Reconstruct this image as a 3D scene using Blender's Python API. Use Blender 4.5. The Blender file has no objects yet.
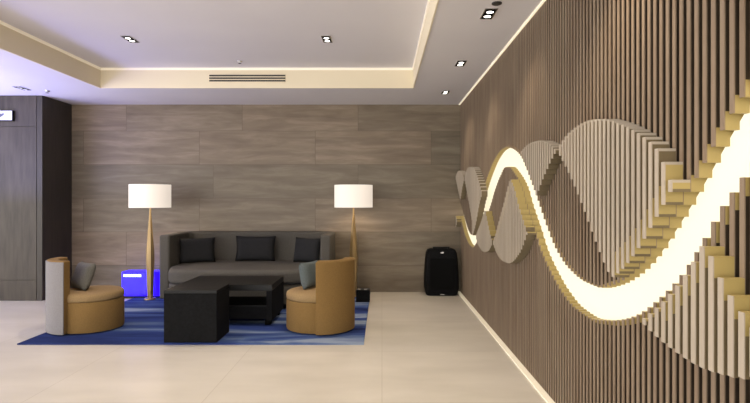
import bpy, bmesh, math, random
from mathutils import Vector, Matrix
random.seed(4)
S = bpy.context.scene
C = S.collection
PI = math.pi

# ------------------------------------------------------------------ materials
def srgb(r, g, b):
    f = lambda c: (c/255/12.92) if c/255 <= .04045 else ((c/255+.055)/1.055)**2.4
    return (f(r), f(g), f(b), 1)

def mat(name, col, rough=.6, metal=0, spec=.5, emit=None, es=0):
    m = bpy.data.materials.new(name); m.use_nodes = True
    b = m.node_tree.nodes['Principled BSDF']
    b.inputs['Base Color'].default_value = col
    b.inputs['Roughness'].default_value = rough
    b.inputs['Metallic'].default_value = metal
    b.inputs['Specular IOR Level'].default_value = spec
    if emit:
        b.inputs['Emission Color'].default_value = emit
        b.inputs['Emission Strength'].default_value = es
    return m

def N(m, t, **kw):
    n = m.node_tree.nodes.new(t)
    for k, v in kw.items(): setattr(n, k, v)
    return n
def L(m, a, b): m.node_tree.links.new(a, b)
def bsdf(m): return m.node_tree.nodes['Principled BSDF']

def ramp(m, fac, stops):
    r = N(m, 'ShaderNodeValToRGB')
    e = r.color_ramp.elements
    e[0].position, e[0].color = stops[0]
    e[1].position, e[1].color = stops[-1]
    for p, c in stops[1:-1]:
        x = e.new(p); x.color = c
    L(m, fac, r.inputs[0]); return r.outputs[0]

def noise_mat(name, c1, c2, scale=(1, 1, 1), nscale=4, rough=.6, detail=6, bump=0, spec=.5, lo=.3, hi=.7, dist=0, metal=0):
    m = mat(name, c1, rough, metal, spec)
    tc = N(m, 'ShaderNodeTexCoord'); mp = N(m, 'ShaderNodeMapping')
    mp.inputs['Scale'].default_value = scale
    L(m, tc.outputs['Object'], mp.inputs[0])
    n = N(m, 'ShaderNodeTexNoise'); n.inputs['Scale'].default_value = nscale
    n.inputs['Detail'].default_value = detail; n.inputs['Distortion'].default_value = dist
    L(m, mp.outputs[0], n.inputs['Vector'])
    L(m, ramp(m, n.outputs[0], [(lo, c1), (hi, c2)]), bsdf(m).inputs['Base Color'])
    if bump:
        b = N(m, 'ShaderNodeBump'); b.inputs['Strength'].default_value = bump; b.inputs['Distance'].default_value = .01
        L(m, n.outputs[0], b.inputs['Height']); L(m, b.outputs[0], bsdf(m).inputs['Normal'])
    return m

def fabric(name, c, k=1.25, rough=.9):
    c2 = tuple(min(1, x*k) for x in c[:3])+(1,)
    return noise_mat(name, c, c2, (1, 1, 1), 90, rough, 4, .25, .2)

M = {}
M['ceiling'] = noise_mat('ceiling_paint', (.70, .675, .685, 1), (.73, .705, .71, 1), nscale=1.2, rough=.9, spec=.2)
M['cream'] = mat('cream_paint', (.80, .71, .53, 1), .8, spec=.2)
M['crown'] = mat('cove_diffuser', (.9, .85, .75, 1), .5, emit=(1, .82, .56, 1), es=.11)
M['cove'] = mat('cove_led', (1, .9, .7, 1), .5, emit=(1, .88, .66, 1), es=.36)
M['floorstrip'] = mat('glowing_cream_kerb', (.8, .75, .62, 1), .5, emit=(1, .85, .6, 1), es=.1)  # cream kerb; light of a hidden LED put into its own emission
M['darkwood'] = noise_mat('dark_wood', (.026, .019, .013, 1), (.056, .044, .032, 1), (6, 6, .7), 4, .5, 8, .1, .4)
M['darkwood2'] = noise_mat('dark_wood_side', (.030, .024, .018, 1), (.042, .034, .026, 1), (6, 6, .7), 4, .5, 8, .1, .4)
M['black'] = mat('black_lacquer', (.006, .006, .006, 1), .4, spec=.22)
M['matte_black'] = noise_mat('matte_black', (.004, .004, .004, 1), (.008, .008, .009, 1), nscale=40, rough=.8, spec=.1)
M['dark'] = mat('dark_void', (.004, .004, .004, 1), .9, spec=.1)
M['chrome'] = mat('bright_metal', (.7, .7, .7, 1), .25, 1)
M['sofa'] = fabric('sofa_fabric', (.072, .066, .057, 1))
M['sofapillow'] = fabric('dark_pillow_fabric', (.013, .013, .014, 1), 1.5)
M['greypillow'] = fabric('grey_pillow_fabric', (.115, .110, .095, 1), 1.3)
M['bluepillow'] = fabric('teal_grey_pillow_fabric', (.085, .10, .10, 1), 1.3)
M['mustard'] = fabric('mustard_fabric', (.185, .110, .037, 1), 1.2)
M['seatpad'] = fabric('mustard_seat_fabric', (.25, .168, .08, 1), 1.2)
M['pale'] = fabric('pale_grey_fabric', (.19, .178, .178, 1), 1.15)
M['brass'] = noise_mat('brass_wood', (.27, .18, .075, 1), (.36, .25, .11, 1), (8, 8, 1), 3, .35, 4, 0, .5, metal=.3)
M['shade'] = mat('lamp_shade_fabric', (.55, .5, .45, 1), .8, emit=(1, .88, .76, 1), es=.36)
M['bulb'] = mat('downlight_bulb', (1, 1, 1, 1), .4, emit=(1, .95, .85, 1), es=4)
M['grille'] = mat('vent_slot', (.03, .025, .02, 1), .6)
M['white'] = mat('white_plastic', (.7, .7, .72, 1), .5)
M['sign'] = mat('sign_face', (.7, .7, .75, 1), .4, emit=(.82, .84, 1, 1), es=.1)
M['signmark'] = mat('sign_mark', (.12, .13, .17, 1), .5)
M['blueglow'] = mat('blue_acrylic', (.01, .01, .5, 1), .25, emit=(.012, .0, 1, 1), es=1.5)
M['blueslit'] = mat('white_blue_led', (.8, .9, 1, 1), .3, emit=(.62, .72, 1, 1), es=1.3)
M['ribbon'] = mat('ribbon_diffuser', (.35, .33, .27, 1), .5, spec=.2, emit=(1, .88, .62, 1), es=.56)
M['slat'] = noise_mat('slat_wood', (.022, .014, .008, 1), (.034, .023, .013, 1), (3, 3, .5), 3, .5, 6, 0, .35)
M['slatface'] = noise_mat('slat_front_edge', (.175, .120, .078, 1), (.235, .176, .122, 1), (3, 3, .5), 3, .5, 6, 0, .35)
M['gold'] = mat('gold_lit_slat_end', (.36, .27, .095, 1), .45, .1)  # gold colour carries the ribbon's glow on the slat ends
M['backing'] = mat('backing_board', (.012, .009, .006, 1), .7)
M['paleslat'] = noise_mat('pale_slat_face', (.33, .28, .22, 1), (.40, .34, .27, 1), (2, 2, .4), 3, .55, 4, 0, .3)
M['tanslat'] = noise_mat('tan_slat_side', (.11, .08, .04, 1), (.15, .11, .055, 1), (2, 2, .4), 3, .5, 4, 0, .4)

# floor: large cream polished tiles
def floor_mat():
    m = mat('polished_stone', (.6, .5, .4, 1), .34, spec=.4)
    tc = N(m, 'ShaderNodeTexCoord')
    n = N(m, 'ShaderNodeTexNoise'); n.inputs['Scale'].default_value = 1.3; n.inputs['Detail'].default_value = 8
    mp = N(m, 'ShaderNodeMapping'); mp.inputs['Scale'].default_value = (1, 2.2, 1)
    L(m, tc.outputs['Object'], mp.inputs[0]); L(m, mp.outputs[0], n.inputs['Vector'])
    col = ramp(m, n.outputs[0], [(.3, (.50, .46, .39, 1)), (.7, (.60, .555, .48, 1))])
    b = N(m, 'ShaderNodeTexBrick'); b.offset = 0
    b.inputs['Scale'].default_value = 1; b.inputs['Brick Width'].default_value = 1.2
    b.inputs['Row Height'].default_value = 1.2; b.inputs['Mortar Size'].default_value = .003
    b.inputs['Color1'].default_value = (1, 1, 1, 1); b.inputs['Color2'].default_value = (.93, .93, .93, 1)
    b.inputs['Mortar'].default_value = (.8, .78, .75, 1)
    L(m, tc.outputs['Object'], b.inputs['Vector'])
    mx = N(m, 'ShaderNodeMix', data_type='RGBA', blend_type='MULTIPLY'); mx.inputs[0].default_value = 1
    L(m, col, mx.inputs[6]); L(m, b.outputs[0], mx.inputs[7])
    L(m, mx.outputs[2], bsdf(m).inputs['Base Color'])
    return m
M['floor'] = floor_mat()

# back wall: wood-look stone panels in five courses
def wall_mat():
    m = mat('veined_stone_panels', (.2, .16, .12, 1), .42, spec=.35)
    tc = N(m, 'ShaderNodeTexCoord'); sp = N(m, 'ShaderNodeSeparateXYZ'); cb = N(m, 'ShaderNodeCombineXYZ')
    L(m, tc.outputs['Object'], sp.inputs[0])
    L(m, sp.outputs[0], cb.inputs[0]); L(m, sp.outputs[2], cb.inputs[1])
    b = N(m, 'ShaderNodeTexBrick'); b.offset = .37; b.squash = 1.25; b.squash_frequency = 3
    b.inputs['Scale'].default_value = 1; b.inputs['Brick Width'].default_value = 1.7
    b.inputs['Row Height'].default_value = .493; b.inputs['Mortar Size'].default_value = .003
    b.inputs['Color1'].default_value = (.82, .83, .80, 1); b.inputs['Color2'].default_value = (1.12, 1.05, 1.02, 1)
    b.inputs['Mortar'].default_value = (.55, .5, .45, 1); b.inputs['Bias'].default_value = 0
    of = N(m, 'ShaderNodeVectorMath', operation='ADD'); of.inputs[1].default_value = (.35, .103, 0)
    L(m, cb.outputs[0], of.inputs[0]); L(m, of.outputs[0], b.inputs['Vector'])
    # grain shifted per panel
    mp = N(m, 'ShaderNodeMapping'); mp.inputs['Scale'].default_value = (.8, 1, 6)
    ad = N(m, 'ShaderNodeVectorMath', operation='ADD')
    sc = N(m, 'ShaderNodeVectorMath', operation='SCALE'); sc.inputs['Scale'].default_value = 9
    L(m, b.outputs[0], sc.inputs[0]); L(m, tc.outputs['Object'], ad.inputs[0]); L(m, sc.outputs[0], ad.inputs[1])
    L(m, ad.outputs[0], mp.inputs[0])
    n = N(m, 'ShaderNodeTexNoise'); n.inputs['Scale'].default_value = 1.6; n.inputs['Detail'].default_value = 9
    n.inputs['Roughness'].default_value = .62; n.inputs['Distortion'].default_value = .5
    L(m, mp.outputs[0], n.inputs['Vector'])
    col = ramp(m, n.outputs[0], [(.25, (.12, .092, .060, 1)), (.5, (.18, .143, .099, 1)), (.75, (.26, .215, .158, 1))])
    mx = N(m, 'ShaderNodeMix', data_type='RGBA', blend_type='MULTIPLY'); mx.inputs[0].default_value = 1
    L(m, col, mx.inputs[6]); L(m, b.outputs[0], mx.inputs[7])
    L(m, mx.outputs[2], bsdf(m).inputs['Base Color'])
    return m
M['stone'] = wall_mat()

# rug: deep blue with pale streaks
def rug_mat():
    m = mat('blue_streaked_rug', (.02, .04, .2, 1), .95, spec=.1)
    tc = N(m, 'ShaderNodeTexCoord'); mp = N(m, 'ShaderNodeMapping')
    mp.inputs['Rotation'].default_value = (0, 0, .5); mp.inputs['Scale'].default_value = (.55, 3.0, 1)
    L(m, tc.outputs['Object'], mp.inputs[0])
    n = N(m, 'ShaderNodeTexNoise'); n.inputs['Scale'].default_value = .95; n.inputs['Detail'].default_value = 6
    n.inputs['Distortion'].default_value = 1.1
    L(m, mp.outputs[0], n.inputs['Vector'])
    L(m, ramp(m, n.outputs[0], [(.34, (.012, .022, .09, 1)), (.46, (.028, .05, .18, 1)), (.55, (.06, .10, .23, 1)), (.64, (.22, .27, .36, 1))]),
      bsdf(m).inputs['Base Color'])
    return m
M['rug'] = rug_mat()

# ------------------------------------------------------------------ mesh helpers
def add_box(bm, x0, x1, y0, y1, z0, z1, mi=0, bevel=0, seg=2):
    r = bmesh.ops.create_cube(bm, size=1)
    vs = r['verts']
    for v in vs:
        v.co = Vector((x0+(v.co.x+.5)*(x1-x0), y0+(v.co.y+.5)*(y1-y0), z0+(v.co.z+.5)*(z1-z0)))
    fs = set(f for v in vs for f in v.link_faces)
    for f in fs: f.material_index = mi
    if bevel:
        es = list(set(e for v in vs for e in v.link_edges))
        bmesh.ops.bevel(bm, geom=es, offset=bevel, segments=seg, affect='EDGES', profile=.5)
    return vs

def add_cyl(bm, c, r0, r1, z0, z1, n=32, mi=0):
    add_lathe(bm, c, [(0, z0), (r0, z0), (r1, z1), (0, z1)], n, mi)

def add_lathe(bm, c, prof, n=32, mi=0, sx=1, sy=1):
    rings = []
    for r, z in prof:
        if r < 1e-6: rings.append([bm.verts.new((c[0], c[1], z))])
        else: rings.append([bm.verts.new((c[0]+r*sx*math.cos(2*PI*i/n), c[1]+r*sy*math.sin(2*PI*i/n), z)) for i in range(n)])
    for a, b in zip(rings, rings[1:]):
        for i in range(n):
            j = (i+1) % n
            if len(a) == 1 and len(b) > 1: f = bm.faces.new((a[0], b[j], b[i]))
            elif len(b) == 1 and len(a) > 1: f = bm.faces.new((a[i], a[j], b[0]))
            elif len(a) > 1: f = bm.faces.new((a[i], a[j], b[j], b[i]))
            else: continue
            f.material_index = mi

def add_prism(bm, pts, z0, z1, mi=0):
    a = [bm.verts.new((x, y, z0)) for x, y in pts]
    b = [bm.verts.new((x, y, z1)) for x, y in pts]
    n = len(pts)
    fs = [bm.faces.new(a[::-1]), bm.faces.new(b)]
    for i in range(n): fs.append(bm.faces.new((a[i], a[(i+1) % n], b[(i+1) % n], b[i])))
    for f in fs: f.material_index = mi
    return a, b, fs

def obj(name, bm, m, parent=None, smooth=False, loc=None, rot=None):
    bmesh.ops.recalc_face_normals(bm, faces=bm.faces)
    me = bpy.data.meshes.new(name); bm.to_mesh(me); bm.free()
    for x in (m if isinstance(m, (list, tuple)) else [m]): me.materials.append(x)
    if smooth:
        for p in me.polygons: p.use_smooth = True
    o = bpy.data.objects.new(name, me); C.objects.link(o)
    if parent: o.parent = parent
    if loc: o.location = loc
    if rot: o.rotation_euler = rot
    return o

def tag(o, label, cat, group=None):
    o['label'] = label; o['category'] = cat
    if group: o['group'] = group
    return o

def thing(name, label, cat, loc=(0, 0, 0), rz=0, group=None):
    o = bpy.data.objects.new(name, None); o.empty_display_size = .1
    C.objects.link(o); o.location = loc; o.rotation_euler = (0, 0, rz)
    return tag(o, label, cat, group)

def struct(name, bm, m, **k):
    o = obj(name, bm, m, **k); o['kind'] = 'structure'; return o

def smooth_angle(o, deg=40):
    for p in o.data.polygons: p.use_smooth = True
    o.data.set_sharp_from_angle(angle=math.radians(deg))

def subsurf(o, lv=2):
    md = o.modifiers.new('sub', 'SUBSURF'); md.levels = lv; md.render_levels = lv
    for p in o.data.polygons: p.use_smooth = True

def bevel_mod(o, w, seg=3, ang=35):
    md = o.modifiers.new('bev', 'BEVEL'); md.width = w; md.segments = seg
    md.limit_method = 'ANGLE'; md.angle_limit = math.radians(ang)
    for p in o.data.polygons: p.use_smooth = True
    o.data.set_sharp_from_angle(angle=math.radians(60))

def B(): return bmesh.new()

# ------------------------------------------------------------------ room shell
XW = 1.145           # front plane of the wall slats
XB = 1.210           # board behind the slats
YB = 7.92            # back wall
XL, YL = -4.55, 7.23 # dark wood volume at the left
ZC, ZT = 2.75, 3.00  # soffit and tray heights
YR = -3.0            # where the modelled room stops behind the camera
XO = -8.5

b = B(); add_box(b, XO, XB+.1, YR, YB+.1, -.1, 0); struct('floor', b, M['floor'])
b = B(); add_box(b, XL-.3, XB+.1, YB, YB+.12, 0, 3.1); struct('wall_back', b, M['stone'])

# soffit (with a rectangular tray opening)
TX0, TX1, TY0, TY1 = -3.525, .40, .6, 6.75
b = B()
add_box(b, XO, TX0, YR, YB, ZC, ZC+.4)
add_box(b, TX1, XB+.1, YR, YB, ZC, ZC+.4)
add_box(b, TX0, TX1, TY1, YB, ZC, ZC+.4)
add_box(b, TX0, TX1, YR, TY0, ZC, ZC+.4)
struct('ceiling', b, M['ceiling'])
b = B(); add_box(b, TX0, TX1, TY0, TY1, ZT, ZT+.15); struct('ceiling_tray', b, M['ceiling'])
# cream fascia of the tray and its lit cornice
def ring(t, z0, z1, name, m):
    b = B()
    add_box(b, TX0, TX0+t, TY0, TY1, z0, z1)
    add_box(b, TX1-t, TX1, TY0, TY1, z0, z1)
    add_box(b, TX0+t, TX1-t, TY1-t, TY1, z0, z1)
    add_box(b, TX0+t, TX1-t, TY0, TY0+t, z0, z1)
    return struct(name, b, m)
ring(.012, ZC-.004, ZT-.030, 'trim_1', M['cream'])
ring(.022, ZT-.030, ZT-.001, 'trim_2', M['crown'])

# left: wood-clad volume
b = B()
add_box(b, XO, XL-.01, YL+.012, YB+.1, 0, ZC)
struct('wall_left', b, M['darkwood'])
b = B()
add_box(b, XL-.01, XL, YL, YB, 0, ZC)
add_box(b, XL-.07, XL-.01, YL, YL+.012, 0, ZC)
struct('trim_3', b, M['darkwood2'])
b = B()   # panelled front: top band, tall board, bottom band with shadow joints
add_box(b, XO, XL-.078, YL, YL+.012, 2.335, ZC)
add_box(b, XO, XL-.078, YL, YL+.012, .285, 2.325)
add_box(b, XO, XL-.078, YL, YL+.012, .0, .275)
struct('trim_4', b, M['darkwood'])

# right wall board, slats, glowing kerb, light slot
b = B(); add_box(b, XB+.004, XB+.1, YR, YB, 0, ZC); wr = struct('wall_right', b, M['backing'])
b = B(); add_box(b, XW-.048, XW-.002, YR, YB-.002, 0, .012); struct('baseboard_right', b, M['floorstrip'])
b = B(); add_box(b, XW-.020, XW-.002, YR, YB-.002, ZC-.008, ZC-.001); struct('trim_5', b, M['cove'])

# ------------------------------------------------------------------ the wave curves (position along the wall, height)
def pchip(pts):
    pts = sorted(pts); xs = [p[0] for p in pts]; ys = [p[1] for p in pts]; n = len(xs)
    h = [xs[i+1]-xs[i] for i in range(n-1)]; d = [(ys[i+1]-ys[i])/h[i] for i in range(n-1)]
    m = [d[0]]+[0]*(n-2)+[d[-1]]
    for i in range(1, n-1):
        if d[i-1]*d[i] > 0:
            w1 = 2*h[i]+h[i-1]; w2 = h[i]+2*h[i-1]
            m[i] = (w1+w2)/(w1/d[i-1]+w2/d[i])
    def f(x):
        x = max(xs[0], min(xs[-1], x)); i = 0
        while i < n-2 and x > xs[i+1]: i += 1
        t = (x-xs[i])/h[i]
        return ((1+2*t)*(1-t)**2*ys[i]+t*(1-t)**2*h[i]*m[i]+t*t*(3-2*t)*ys[i+1]+t*t*(t-1)*h[i]*m[i+1])
    return f
RU = pchip([(8.6, 1.78), (7.93, 1.35), (7.45, 1.07), (7.15, .94), (6.95, .905), (6.72, 1.0), (6.34, 1.33), (6.05, 1.507), (5.8, 1.64), (5.5, 1.765),
            (5.2, 1.83), (5.0, 1.838), (4.8, 1.81), (4.5, 1.725), (4.3, 1.60), (4.15, 1.48), (4.0, 1.36), (3.77, 1.165), (3.56, 1.02),
            (3.33, .93), (3.06, .888), (2.9, .886), (2.69, .93), (2.48, 1.015), (2.33, 1.109), (2.14, 1.275), (1.99, 1.42), (1.83, 1.585),
            (1.75, 1.66), (1.6, 1.77), (1.35, 1.85), (1.1, 1.80), (.9, 1.68)])
RL = pchip([(8.6, 1.6), (7.93, 1.15), (7.45, .87), (7.1, .77), (6.85, .752), (6.6, .82), (6.37, .937), (5.95, 1.16), (5.72, 1.297), (5.52, 1.44),
            (5.24, 1.59), (5.05, 1.655), (4.88, 1.648), (4.67, 1.583), (4.41, 1.448), (4.28, 1.32), (4.06, 1.14), (3.89, .99), (3.67, .865),
            (3.45, .77), (3.2, .71), (3.0, .70), (2.8, .728), (2.60, .775), (2.43, .836), (2.25, .938), (2.07, 1.07), (1.93, 1.215), (1.88, 1.275),
            (1.83, 1.33), (1.78, 1.375), (1.7, 1.45), (1.6, 1.54), (1.35, 1.66), (1.1, 1.64), (.9, 1.5)])
W2 = pchip([(8.4, .83), (7.9, .95), (7.5, 1.3), (7.1, 1.62), (6.75, 1.756), (6.4, 1.74), (6.05, 1.585), (5.8, 1.39), (5.28, .94), (5.0, .83),
            (4.8, .805), (4.61, .812), (4.24, .934), (4.0, 1.12), (3.77, 1.38), (3.54, 1.547), (3.38, 1.638), (3.09, 1.745), (2.86, 1.765),
            (2.66, 1.746), (2.44, 1.69), (2.25, 1.617), (2.11, 1.535), (2.05, 1.45), (1.99, 1.38), (1.88, 1.27), (1.8, 1.19), (1.72, 1.092), (1.59, .985),
            (1.4, .86), (1.2, .80), (1.0, .80), (.9, .83)])
W3 = pchip([(8.4, 1.4), (7.9, 1.70), (7.6, 1.76), (7.2, 1.69), (6.8, 1.4), (6.4, 1.05), (6.05, .846), (5.75, .802), (5.5, .83), (5.28, .93),
            (4.8, 1.31), (4.54, 1.54), (4.21, 1.72), (3.92, 1.764), (3.72, 1.757), (3.5, 1.715), (3.32, 1.64), (3.12, 1.50), (2.93, 1.335),
            (2.75, 1.16), (2.58, 1.008), (2.4, .91), (2.27, .85), (2.04, .80), (1.86, .785), (1.71, .80), (1.58, .833), (1.4, .95),
            (1.2, 1.2), (1.0, 1.5), (.9, 1.6)])
PITCH, TH, TS = .050, .026, .022
PR = .070            # how far the pale slats stand out
ys = []; y = YB-.04
while y > .92: ys.append(y); y -= PITCH
top, low = {}, {}
for k, y in enumerate(ys):
    u, l, a, c = RU(y), RL(y), W2(y), W3(y); w1 = (u+l)/2
    order = sorted([(w1, 'r'), (a, 'a'), (c, 'c')])
    ub, lb = (RU(y*1.065), min(l, RL(y*1.025))) if y > 5.3 else (max(u, RU(y*1.065)), min(l, RL(y*1.065)))    # lobes keep clear of the ribbon
    def hi(t): return ub if t[1] == 'r' else t[0]
    def lo(t): return lb if t[1] == 'r' else t[0]
    if order[2][1] != 'r':
        z0, z1 = max(hi(order[1]), ub if order[0][1] == 'r' else -9), order[2][0]
        if z1-z0 > .02: top[k] = (z0, z1)
    if order[0][1] != 'r':
        z0, z1 = order[0][0], min(lo(order[1]), lb if order[2][1] == 'r' else 9)
        if z1-z0 > .02: low[k] = (z0, z1)
# plain slats, floor to ceiling, cut through where the lit ribbon runs
def slat(b, y, z0, z1, mi):   # dark board with a lighter front edge; its ends are coloured gold for the ribbon's glow
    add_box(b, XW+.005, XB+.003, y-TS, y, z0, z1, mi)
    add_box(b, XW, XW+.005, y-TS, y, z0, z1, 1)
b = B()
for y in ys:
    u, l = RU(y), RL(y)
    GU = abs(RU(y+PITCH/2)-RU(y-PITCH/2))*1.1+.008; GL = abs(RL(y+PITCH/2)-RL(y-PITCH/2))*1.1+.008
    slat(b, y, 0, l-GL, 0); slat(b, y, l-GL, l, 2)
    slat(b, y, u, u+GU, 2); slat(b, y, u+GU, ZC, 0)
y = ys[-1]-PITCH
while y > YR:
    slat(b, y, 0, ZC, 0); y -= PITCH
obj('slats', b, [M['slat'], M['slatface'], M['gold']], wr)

wave = thing('wave_wall_relief', 'long glowing wave ribbon with pale raised slat lobes crossing the brown slatted wall', 'wall relief', (XW, 4.4, .7))
wv = Vector((XW, 4.4, .7))
def put(bm, name, m, label=None):
    bmesh.ops.translate(bm, verts=bm.verts, vec=-wv)
    o = obj(name, bm, m, wave)
    if label: o['label'] = label
    return o
def raised(d):
    ks = sorted(d); runs = []
    for k in ks:
        if runs and runs[-1][-1] == k-1 and abs(d[k][0]-d[k-1][0])+abs(d[k][1]-d[k-1][1]) < .6: runs[-1].append(k)
        else: runs.append([k])
    return [r for r in runs if len(r) > 1]
for d in (top, low):
    for run in raised(d):
        b = B()
        for k in run:
            y = ys[k]; z0, z1 = d[k]
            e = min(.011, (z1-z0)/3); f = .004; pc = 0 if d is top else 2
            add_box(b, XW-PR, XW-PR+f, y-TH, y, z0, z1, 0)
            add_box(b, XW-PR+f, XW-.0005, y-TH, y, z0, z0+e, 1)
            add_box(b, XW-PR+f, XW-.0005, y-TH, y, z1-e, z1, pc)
            u, l = RU(y), RL(y); zs = [z0+e, z1-e]; g = -1
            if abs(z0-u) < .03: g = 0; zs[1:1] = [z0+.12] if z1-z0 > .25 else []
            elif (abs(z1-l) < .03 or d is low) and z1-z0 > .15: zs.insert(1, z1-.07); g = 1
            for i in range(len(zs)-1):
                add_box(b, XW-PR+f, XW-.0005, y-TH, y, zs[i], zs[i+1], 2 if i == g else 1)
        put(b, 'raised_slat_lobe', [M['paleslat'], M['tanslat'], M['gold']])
# the lit ribbon
b = B(); prev = None
y = YB-.01
while y > .9:
    u, l = RU(y)+.006, RL(y)-.006
    q = [b.verts.new((XB-.012, y, l)), b.verts.new((XB-.012, y, u)), b.verts.new((XB+.003, y, u)), b.verts.new((XB+.003, y, l))]
    if prev:
        for i in range(4): b.faces.new((prev[i], prev[(i+1) % 4], q[(i+1) % 4], q[i]))
    else: b.faces.new(q)
    prev = q; y -= .025
b.faces.new(prev[::-1])
put(b, 'light_ribbon', M['ribbon'], 'glowing warm white wave ribbon')

# ------------------------------------------------------------------ rug
b = B(); add_box(b, -3.40, -.17, 5.03, 7.88, .0005, .012)
tag(obj('area_rug', b, M['rug']), 'blue rug with pale streaks under the sofa, chairs and black tables', 'rug')
RZ = .0125

# ------------------------------------------------------------------ cushions
def pillow_bm(w, h, t, n=12):
    b = B(); g = {}
    for s in (1, -1):
        for i in range(n+1):
            for j in range(n+1):
                u, v = i/n*2-1, j/n*2-1
                edge = (1-u**4)*(1-v**4)
                x = u*w/2*(1-.06*(1-v*v)*abs(u)**3); z = v*h/2*(1-.06*(1-u*u)*abs(v)**3)
                key = (i, j, s if (0 < i < n and 0 < j < n) else 0)
                if key not in g: g[key] = b.verts.new((x, s*t/2*edge**.5 if key[2] else 0, z+h/2))
        for i in range(n):
            for j in range(n):
                vs = [g[(p, q, s if (0 < p < n and 0 < q < n) else 0)] for p, q in ((i, j), (i+1, j), (i+1, j+1), (i, j+1))]
                b.faces.new(vs)
    return b
def pillow(label, loc, rz, tilt, w, h, t, m, group=None):
    r = thing('throw_pillow', label, 'pillow', loc, rz, group)
    o = obj('pillow_cover', pillow_bm(w, h, t), m, r, True)
    o.rotation_euler = (tilt, 0, 0)
    return r

# ------------------------------------------------------------------ sofa
sx0, sx1, sy0, sy1 = -2.87, -.665, 6.95, 7.84
sofa = thing('sofa', 'long dark grey fabric sofa with high arms against the stone wall', 'sofa', ((sx0+sx1)/2, (sy0+sy1)/2, RZ))
ox, oy = (sx0+sx1)/2, (sy0+sy1)/2; hw, hd = (sx1-sx0)/2, (sy1-sy0)/2
def rounded_U(hw, y0, y1, t, r, n=8):
    # outer outline from front left, round the back corners, and the inner one back
    out = [(-hw, y0)]
    for i in range(n+1):
        a = PI-PI/2*i/n; out.append((-hw+r+r*math.cos(a), y1-r+r*math.sin(a)))
    for i in range(n+1):
        a = PI/2-PI/2*i/n; out.append((hw-r+r*math.cos(a), y1-r+r*math.sin(a)))
    out.append((hw, y0))
    ri = max(r-t, .03)+.06
    inn = [(hw-t, y0)]
    for i in range(n+1):
        a = PI/2*i/n; inn.append((hw-t-ri+ri*math.cos(a), y1-t-ri+ri*math.sin(a)))
    for i in range(n+1):
        a = PI/2+PI/2*i/n; inn.append((-hw+t+ri+ri*math.cos(a), y1-t-ri+ri*math.sin(a)))
    inn.append((-hw+t, y0))
    return out+inn
b = B(); add_prism(b, rounded_U(hw, -hd, hd, .13, .16), .06, .885)
o = obj('back_and_arms', b, M['sofa'], sofa); bevel_mod(o, .025, 3, 50)
def bow(hw, yf, yb, bowd, n=24):
    p = [(hw, yb), (-hw, yb)]
    for i in range(n+1):
        t = i/n*2-1; p.append((t*hw, yf-bowd*(1-abs(t)**7)**.6))
    return p
b = B(); add_prism(b, bow(hw-.135, -hd+.02, hd-.14, .40), .06, .30)
o = obj('seat_base', b, M['sofa'], sofa); bevel_mod(o, .015, 2, 50)
b = B(); add_prism(b, bow(hw-.135, -hd+.02, hd-.14, .42), .305, .485)
o = obj('seat_cushion', b, M['sofa'], sofa); bevel_mod(o, .045, 4, 50)
for sx in (-1, 1):
    for sy in (-1, 1):
        b = B(); add_box(b, sx*(hw-.14)-.03, sx*(hw-.14)+.03, sy*(hd-.12)-.03, sy*(hd-.12)+.03, .0005, .0605, bevel=.004)
        obj('leg', b, M['black'], sofa)
G = 'dark pillows on the sofa'
pillow('black throw pillow at the left end of the dark grey sofa', (-2.50, 7.33, RZ+.487), .45, -.16, .47, .34, .13, M['sofapillow'], G)
pillow('black throw pillow in the middle of the dark grey sofa', (-1.77, 7.53, RZ+.487), 0, -.16, .56, .35, .13, M['sofapillow'], G)
pillow('black throw pillow at the right end of the sofa, partly behind the mustard chair', (-1.035, 7.34, RZ+.487), -.55, -.16, .45, .34, .13, M['sofapillow'], G)

# ------------------------------------------------------------------ barrel chairs (front faces +X before turning)
def arc_prism(b, R, t, a0, a1, z0, z1, n=28, taper=0):
    pts = [(R*math.cos(a0+(a1-a0)*i/n), R*math.sin(a0+(a1-a0)*i/n)) for i in range(n+1)]
    pts += [((R-t)*math.cos(a1+(a0-a1)*i/n), (R-t)*math.sin(a1+(a0-a1)*i/n)) for i in range(n+1)]
    return add_prism(b, pts, z0, z1)
def barrel_chair(label, loc, rz, outer, outer_label):
    r = thing('barrel_chair', label, 'chair', loc, rz, 'mustard barrel chairs')
    cx = .04
    b = B(); add_lathe(b, (cx, 0), [(0, .012), (.317, .012), (.322, .03), (.322, .30), (.317, .315), (0, .315)], 56)
    o = obj('seat_base', b, M['mustard'], r); smooth_angle(o)
    b = B(); add_lathe(b, (cx, 0), [(0, .318), (.314, .318), (.322, .33), (.324, .36), (.316, .385), (.295, .398), (.2, .405), (0, .407)], 56)
    o = obj('seat_cushion', b, M['seatpad'], r); smooth_angle(o, 60)
    A = math.radians(52)
    b = B(); arc_prism(b, .350, .105, PI-A, PI+A, .012, .735)
    b.normal_update()
    o = obj('backrest', b, M['mustard'], r); bevel_mod(o, .018, 3, 50)
    b = B(); arc_prism(b, .360, .012, PI-A-.01, PI+A+.01, .014, .725)
    o = obj('outer_back_panel', b, outer, r); bevel_mod(o, .004, 2, 50)
    if outer_label: o['label'] = outer_label
    for a in (.8, 2.35, 3.9, 5.5):
        b = B(); add_cyl(b, (.28*math.cos(a)+cx*.6, .28*math.sin(a)), .022, .022, .0005, .0125, 16)
        obj('leg', b, M['black'], r)
    return r
barrel_chair('mustard barrel chair with pale grey back panel, facing right beside the blue glow', (-3.09, 5.64, RZ), math.radians(33), M['pale'], 'pale grey back panel')
barrel_chair('mustard barrel chair turned away, right of the black tables', (-.645, 5.64, RZ), math.radians(180-38), M['mustard'], None)
pillow('grey-brown throw pillow leaning in the left mustard chair', (-3.16, 5.62, RZ+.408), math.radians(-38), -.34, .33, .29, .12, M['greypillow'])
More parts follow.
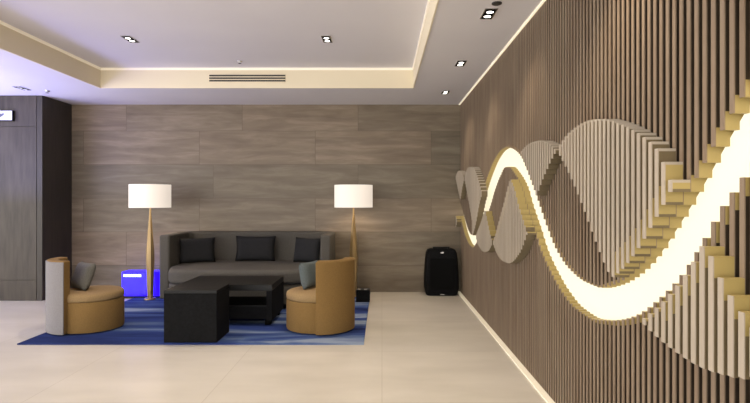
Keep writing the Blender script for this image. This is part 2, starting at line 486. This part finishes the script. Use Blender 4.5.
pillow('blue-grey throw pillow leaning in the right mustard chair', (-.735, 5.73, RZ+.408), math.radians(62), -.20, .32, .28, .12, M['bluepillow'])

# ------------------------------------------------------------------ coffee tables
t = thing('coffee_table', 'square black box coffee table, the nearer of the two', 'coffee table', (-1.798, 5.272, RZ))
b = B(); add_box(b, -.248, .248, -.21, .21, .0005, .46, bevel=.003); obj('table_body', b, M['matte_black'], t)
b = B(); add_box(b, -.25, .25, -.212, .212, .4605, .49, bevel=.003); obj('tabletop', b, M['black'], t)
t = thing('coffee_table', 'wider black open-sided coffee table, in front of the sofa', 'coffee table', (-1.665, 6.06, RZ))
b = B(); add_box(b, -.50, .50, -.34, .34, .375, .44, bevel=.003); obj('tabletop', b, M['black'], t)
b = B(); add_box(b, .44, .50, -.34, .34, .055, .3745, bevel=.003); obj('side_panel', b, M['matte_black'], t)
b = B(); add_box(b, -.50, -.44, -.34, .34, .055, .3745, bevel=.003); obj('side_panel', b, M['matte_black'], t)
b = B(); add_box(b, -.4395, .4395, -.31, .31, .07, .20, bevel=.003); obj('lower_shelf', b, M['matte_black'], t)
for sx in (-1, 1):
    for sy in (-1, 1):
        b = B(); add_box(b, sx*.44-.03, sx*.44+.03, sy*.24-.03, sy*.24+.03, .0005, .0545); obj('foot', b, M['dark'], t)
b = B(); add_box(b, -.4395, .4395, -.31, -.292, .201, .213, bevel=.002); obj('shelf_edge', b, M['black'], t)

# ------------------------------------------------------------------ floor lamps
def floor_lamp(label, loc, rz, dz=0):
    r = thing('floor_lamp', label, 'floor lamp', loc, rz, 'floor lamps beside the sofa')
    n = 6
    prof = [(.040, .02), (.046, .12), (.053, .35), (.058, .52), (.055, .66), (.040, .85), (.024, 1.03), (.012, 1.16), (.009, 1.25)]
    b = B(); rings = []
    for rr, z in prof: rings.append([b.verts.new((rr*math.cos(2*PI*i/n), rr*math.sin(2*PI*i/n), z)) for i in range(n)])
    for a, c in zip(rings, rings[1:]):
        for i in range(n): b.faces.new((a[i], a[(i+1) % n], c[(i+1) % n], c[i]))
    b.faces.new(rings[0][::-1]); b.faces.new(rings[-1])
    obj('stem', b, M['brass'], r)
    b = B(); add_lathe(b, (0, 0), [(0, .0005), (.075, .0005), (.075, .014), (.07, .02), (0, .02)], 40)
    o = obj('base', b, M['brass'], r); smooth_angle(o)
    b = B(); add_lathe(b, (0, 0), [(.265, 1.235), (.265, 1.545), (.261, 1.545), (.261, 1.235), (.265, 1.235)], 56)
    o = obj('lamp_shade', b, M['shade'], r); smooth_angle(o)
    b = B(); add_lathe(b, (0, 0), [(0, 1.535), (.2605, 1.535), (.2605, 1.538), (0, 1.538)], 56)
    obj('shade_diffuser', b, M['shade'], r)
    b = B(); add_cyl(b, (0, 0), .014, .014, 1.2505, 1.30, 16); obj('socket', b, M['chrome'], r)
    b = B(); add_lathe(b, (0, 0), [(0, 1.3005), (.018, 1.31), (.032, 1.36), (.025, 1.395), (0, 1.405)], 20)
    o = obj('bulb', b, M['bulb'], r, True)
    return r
floor_lamp('floor lamp with white drum shade and tapered brass stem, left of the sofa', (-3.125, 7.28, RZ), 0)
floor_lamp('floor lamp with white drum shade, right of the sofa behind the mustard chair', (-.395, 7.50, RZ), .3)

# ------------------------------------------------------------------ blue light box and the small dark box
t = thing('light_box', 'low box glowing bright blue behind the left floor lamp', 'light box', (-3.28, 7.50, RZ))
b = B(); add_box(b, -.29, .29, -.10, .10, .02, .355, bevel=.01); obj('glowing_body', b, M['blueglow'], t)
b = B(); add_box(b, -.29, .29, -.10, .10, .0005, .0195); obj('base', b, M['black'], t)
b = B(); add_box(b, -.26, -.02, -.104, -.1005, .285, .318, bevel=.001); o = obj('light_slit', b, M['blueslit'], t); o['label'] = 'white light slit'
t = thing('floor_socket_box', 'small black box with shiny top on the rug behind right mustard chair', 'box', (-.25, 7.15, RZ))
b = B()
add_box(b, -.09, .09, -.08, .08, .0005, .15, bevel=.006); obj('box_body', b, M['matte_black'], t)
b = B(); add_box(b, -.088, .088, -.078, .078, .1505, .158, bevel=.002); obj('lid', b, M['black'], t)
for q in (-.05, .04):
    b = B(); add_box(b, q-.022, q+.022, -.05, -.02, .1585, .166, bevel=.003); o = obj('latch', b, M['chrome'], t); o['label'] = 'shiny metal latch'

# ------------------------------------------------------------------ portable loudspeaker in the corner
t = thing('portable_speaker', 'black portable loudspeaker on the floor in the corner by slatted wall', 'speaker', (.845, 7.72, .0))
def sq(w, d, r, n=6):
    p = []
    for cx, cy, a0 in ((w-r, d-r, 0), (-w+r, d-r, PI/2), (-w+r, -d+r, PI), (w-r, -d+r, 1.5*PI)):
        for i in range(n+1):
            a = a0+PI/2*i/n; p.append((cx+r*math.cos(a), cy+r*math.sin(a)))
    return p
b = B(); lev = [(.0, .205, .12), (.012, .222, .132), (.10, .240, .145), (.30, .238, .142), (.50, .226, .132), (.60, .214, .122), (.64, .196, .108), (.652, .16, .09)]
rings = [[b.verts.new((x, y, z+.003)) for x, y in sq(w, d, .05)] for z, w, d in lev]
for a, c in zip(rings, rings[1:]):
    n = len(a)
    for i in range(n): b.faces.new((a[i], a[(i+1) % n], c[(i+1) % n], c[i]))
b.faces.new(rings[0][::-1]); b.faces.new(rings[-1])
o = obj('cabinet', b, M['matte_black'], t); smooth_angle(o, 50)
b = B(); add_box(b, -.17, .17, -.156, -.1455, .09, .53, bevel=.004); obj('front_grille', b, M['dark'], t)
b = B()
add_box(b, -.12, -.09, -.02, .02, .6555, .668, bevel=.003); add_box(b, .09, .12, -.02, .02, .6555, .668, bevel=.003)
add_box(b, -.12, .12, -.02, .02, .664, .682, bevel=.005); obj('carry_handle', b, M['black'], t)
b = B(); add_box(b, -.022, .022, -.150, -.125, .60, .622, bevel=.004); o = obj('badge', b, M['chrome'], t); o['label'] = 'small bright badge near the top'
b = B(); add_box(b, -.03, .03, -.152, -.138, .018, .03, bevel=.003); obj('badge', b, M['chrome'], t)

# ------------------------------------------------------------------ ceiling fittings
def downlight(label, x, y, z, on=True, w=1, aim=(0, 0, -1), group='recessed twin downlights'):
    r = thing('recessed_downlight', label, 'downlight', (x, y, z), 0, group)
    b = B()   # dark recess frame
    for a in ((-.048, .048, -.115, -.108), (-.048, .048, .108, .115), (-.048, -.041, -.1075, .1075), (.041, .048, -.1075, .1075)):
        add_box(b, *a, -.006, -.0005)
    obj('frame', b, M['chrome'], r)
    b = B(); add_box(b, -.0405, .0405, -.1075, .1075, -.004, -.0005); obj('recess', b, M['dark'], r)
    for s in (-1, 1):
        b = B(); add_lathe(b, (0, s*.048), [(0, -.0045), (.036, -.0045), (.036, -.010), (.028, -.0105), (.027, -.006), (0, -.006)], 24)
        h = obj('lamp_head', b, M['chrome'] if not on else M['matte_black'], r)
        b = B(); add_lathe(b, (0, s*.048), [(0, -.0065), (.026, -.0065), (.026, -.0085), (0, -.0095)], 24)
        obj('bulb', b, M['bulb'] if on else M['white'], h)
    return r
def lamp_spot(x, y, z, e, size=1.9, blend=.8, col=(1, .86, .68), rot=(0, 0, 0)):
    l = bpy.data.lights.new('downlight_beam', 'SPOT'); l.energy = e; l.spot_size = size; l.spot_blend = blend
    l.color = col; l.shadow_soft_size = .06
    o = bpy.data.objects.new('downlight_beam', l); C.objects.link(o); o.location = (x, y, z-.03); o.rotation_euler = rot
downlight('twin recessed downlight in the tray ceiling, upper left above the left chair', -2.58, 5.53, ZT)
downlight('twin recessed downlight in the tray ceiling, right of the air vent', -.565, 5.53, ZT)
downlight('twin recessed downlight on the right soffit nearest the top edge, beside the dark disc', .80, 4.05, ZC)
downlight('twin recessed downlight on the right soffit, middle one of three', .805, 5.52, ZC)
downlight('twin recessed downlight on the right soffit, last one near the back wall', .82, 7.0, ZC)
downlight('twin recessed downlight, unlit, in the bluish left soffit above the dark wood wall', -4.50, 6.75, ZC, on=False)
for x, y, z, e in ((-2.58, 5.53, ZT, 55), (-.565, 5.53, ZT, 55), (.80, 4.05, ZC, 22), (.805, 5.52, ZC, 22), (.82, 7.0, ZC, 22),
                   (-2.58, 2.6, ZT, 60), (-.565, 2.6, ZT, 60), (.80, 2.5, ZC, 30), (.80, 1.0, ZC, 30), (-5.6, 4.5, ZC, 40)):
    lamp_spot(x, y, z, e)
t = thing('smoke_detector', 'flat dark disc on the right soffit beside the nearest downlight', 'smoke detector', (.815, 3.835, ZC))
b = B(); add_lathe(b, (0, 0), [(0, -.0005), (.036, -.0005), (.036, -.008), (.028, -.012), (0, -.013)], 32); o = obj('detector_body', b, M['grille'], t); smooth_angle(o)
def sprinkler(label, x, y, z):
    t = thing('sprinkler', label, 'sprinkler', (x, y, z), 0, 'ceiling sprinklers')
    b = B(); add_lathe(b, (0, 0), [(0, -.0005), (.032, -.0005), (.028, -.008), (.008, -.010), (.008, -.026), (0, -.026)], 24); o = obj('sprinkler_body', b, M['chrome'], t); smooth_angle(o)
    b = B(); add_lathe(b, (0, 0), [(0, -.0265), (.018, -.0265), (.018, -.029), (0, -.029)], 24); obj('deflector', b, M['grille'], t)
sprinkler('small dark sprinkler on the tray ceiling just above the air vent', -1.69, 6.42, ZT)
sprinkler('small dark sprinkler on the left soffit above the dark wood corner', -4.29, 6.92, ZC)

t = thing('air_vent', 'long dark slotted air vent in the cream edge of the tray ceiling', 'air vent', (-1.68, TY1-.0125, 2.868))
b = B(); add_box(b, -.475, .475, -.004, -.0005, -.048, .048); obj('back_plate', b, M['grille'], t)
for z in (-.048, -.016, .016, .048):
    b = B(); add_box(b, -.475, .475, -.014, -.0045, z-.0055, z+.0055, bevel=.001); obj('blade', b, M['cream'], t)

# ------------------------------------------------------------------ sign on the dark wood wall
t = thing('exit_sign', 'small white lit sign on the dark wood wall at far left', 'sign', (-5.21, YL, 2.475))
b = B(); add_box(b, -.292, .292, -.04, -.0005, -.070, .070, bevel=.004); obj('sign_case', b, M['matte_black'], t)
b = B(); add_box(b, -.285, .285, -.046, -.0405, -.062, .062); obj('sign_face', b, M['sign'], t)
for cx, cz, w, h in ((.14, .005, .025, .02), (.17, .018, .012, .012), (.12, -.015, .02, .012), (.02, .02, .016, .014), (.03, -.02, .02, .012)):
    b = B(); add_box(b, cx-w, cx+w, -.048, -.0465, cz-h, cz+h, bevel=.0006); obj('sign_mark', b, M['signmark'], t)


# ------------------------------------------------------------------ lamps, added blue fill and daylight
def point(x, y, z, e, col, r=.06):
    l = bpy.data.lights.new('lamp_light', 'POINT'); l.energy = e; l.color = col; l.shadow_soft_size = r
    o = bpy.data.objects.new('lamp_light', l); C.objects.link(o); o.location = (x, y, z)
point(-3.125, 7.28, RZ+1.45, 5, (1, .82, .58)); point(-.395, 7.50, RZ+1.45, 5, (1, .82, .58))
# unseen blue area light, added to tint the left soffit
l = bpy.data.lights.new('blue_soffit_fill', 'AREA'); l.energy = 60; l.color = (.30, .32, 1); l.size = 1.0
o = bpy.data.objects.new('blue_soffit_fill', l); C.objects.link(o); o.location = (-5.5, 5.7, 1.3); o.rotation_euler = (PI, 0, 0)

w = bpy.data.worlds.new('lobby'); S.world = w; w.use_nodes = True
bg = w.node_tree.nodes['Background']; bg.inputs[0].default_value = (1, .975, .93, 1); bg.inputs[1].default_value = 3.0

# ------------------------------------------------------------------ camera
cam = bpy.data.cameras.new('camera'); co = bpy.data.objects.new('camera', cam); C.objects.link(co)
cam.sensor_width = 36; cam.lens = 540/750*36
cam.shift_x = -(382-375)/750; cam.shift_y = (200-201.5)/750
co.location = (0, 0, 1.35); co.rotation_euler = (PI/2, 0, 0)
cam.clip_start = .05
S.camera = co
S.view_settings.view_transform = 'Standard'; S.view_settings.look = 'None'
S.view_settings.gamma = 1; S.view_settings.exposure = .8; S.view_settings.use_curve_mapping = False
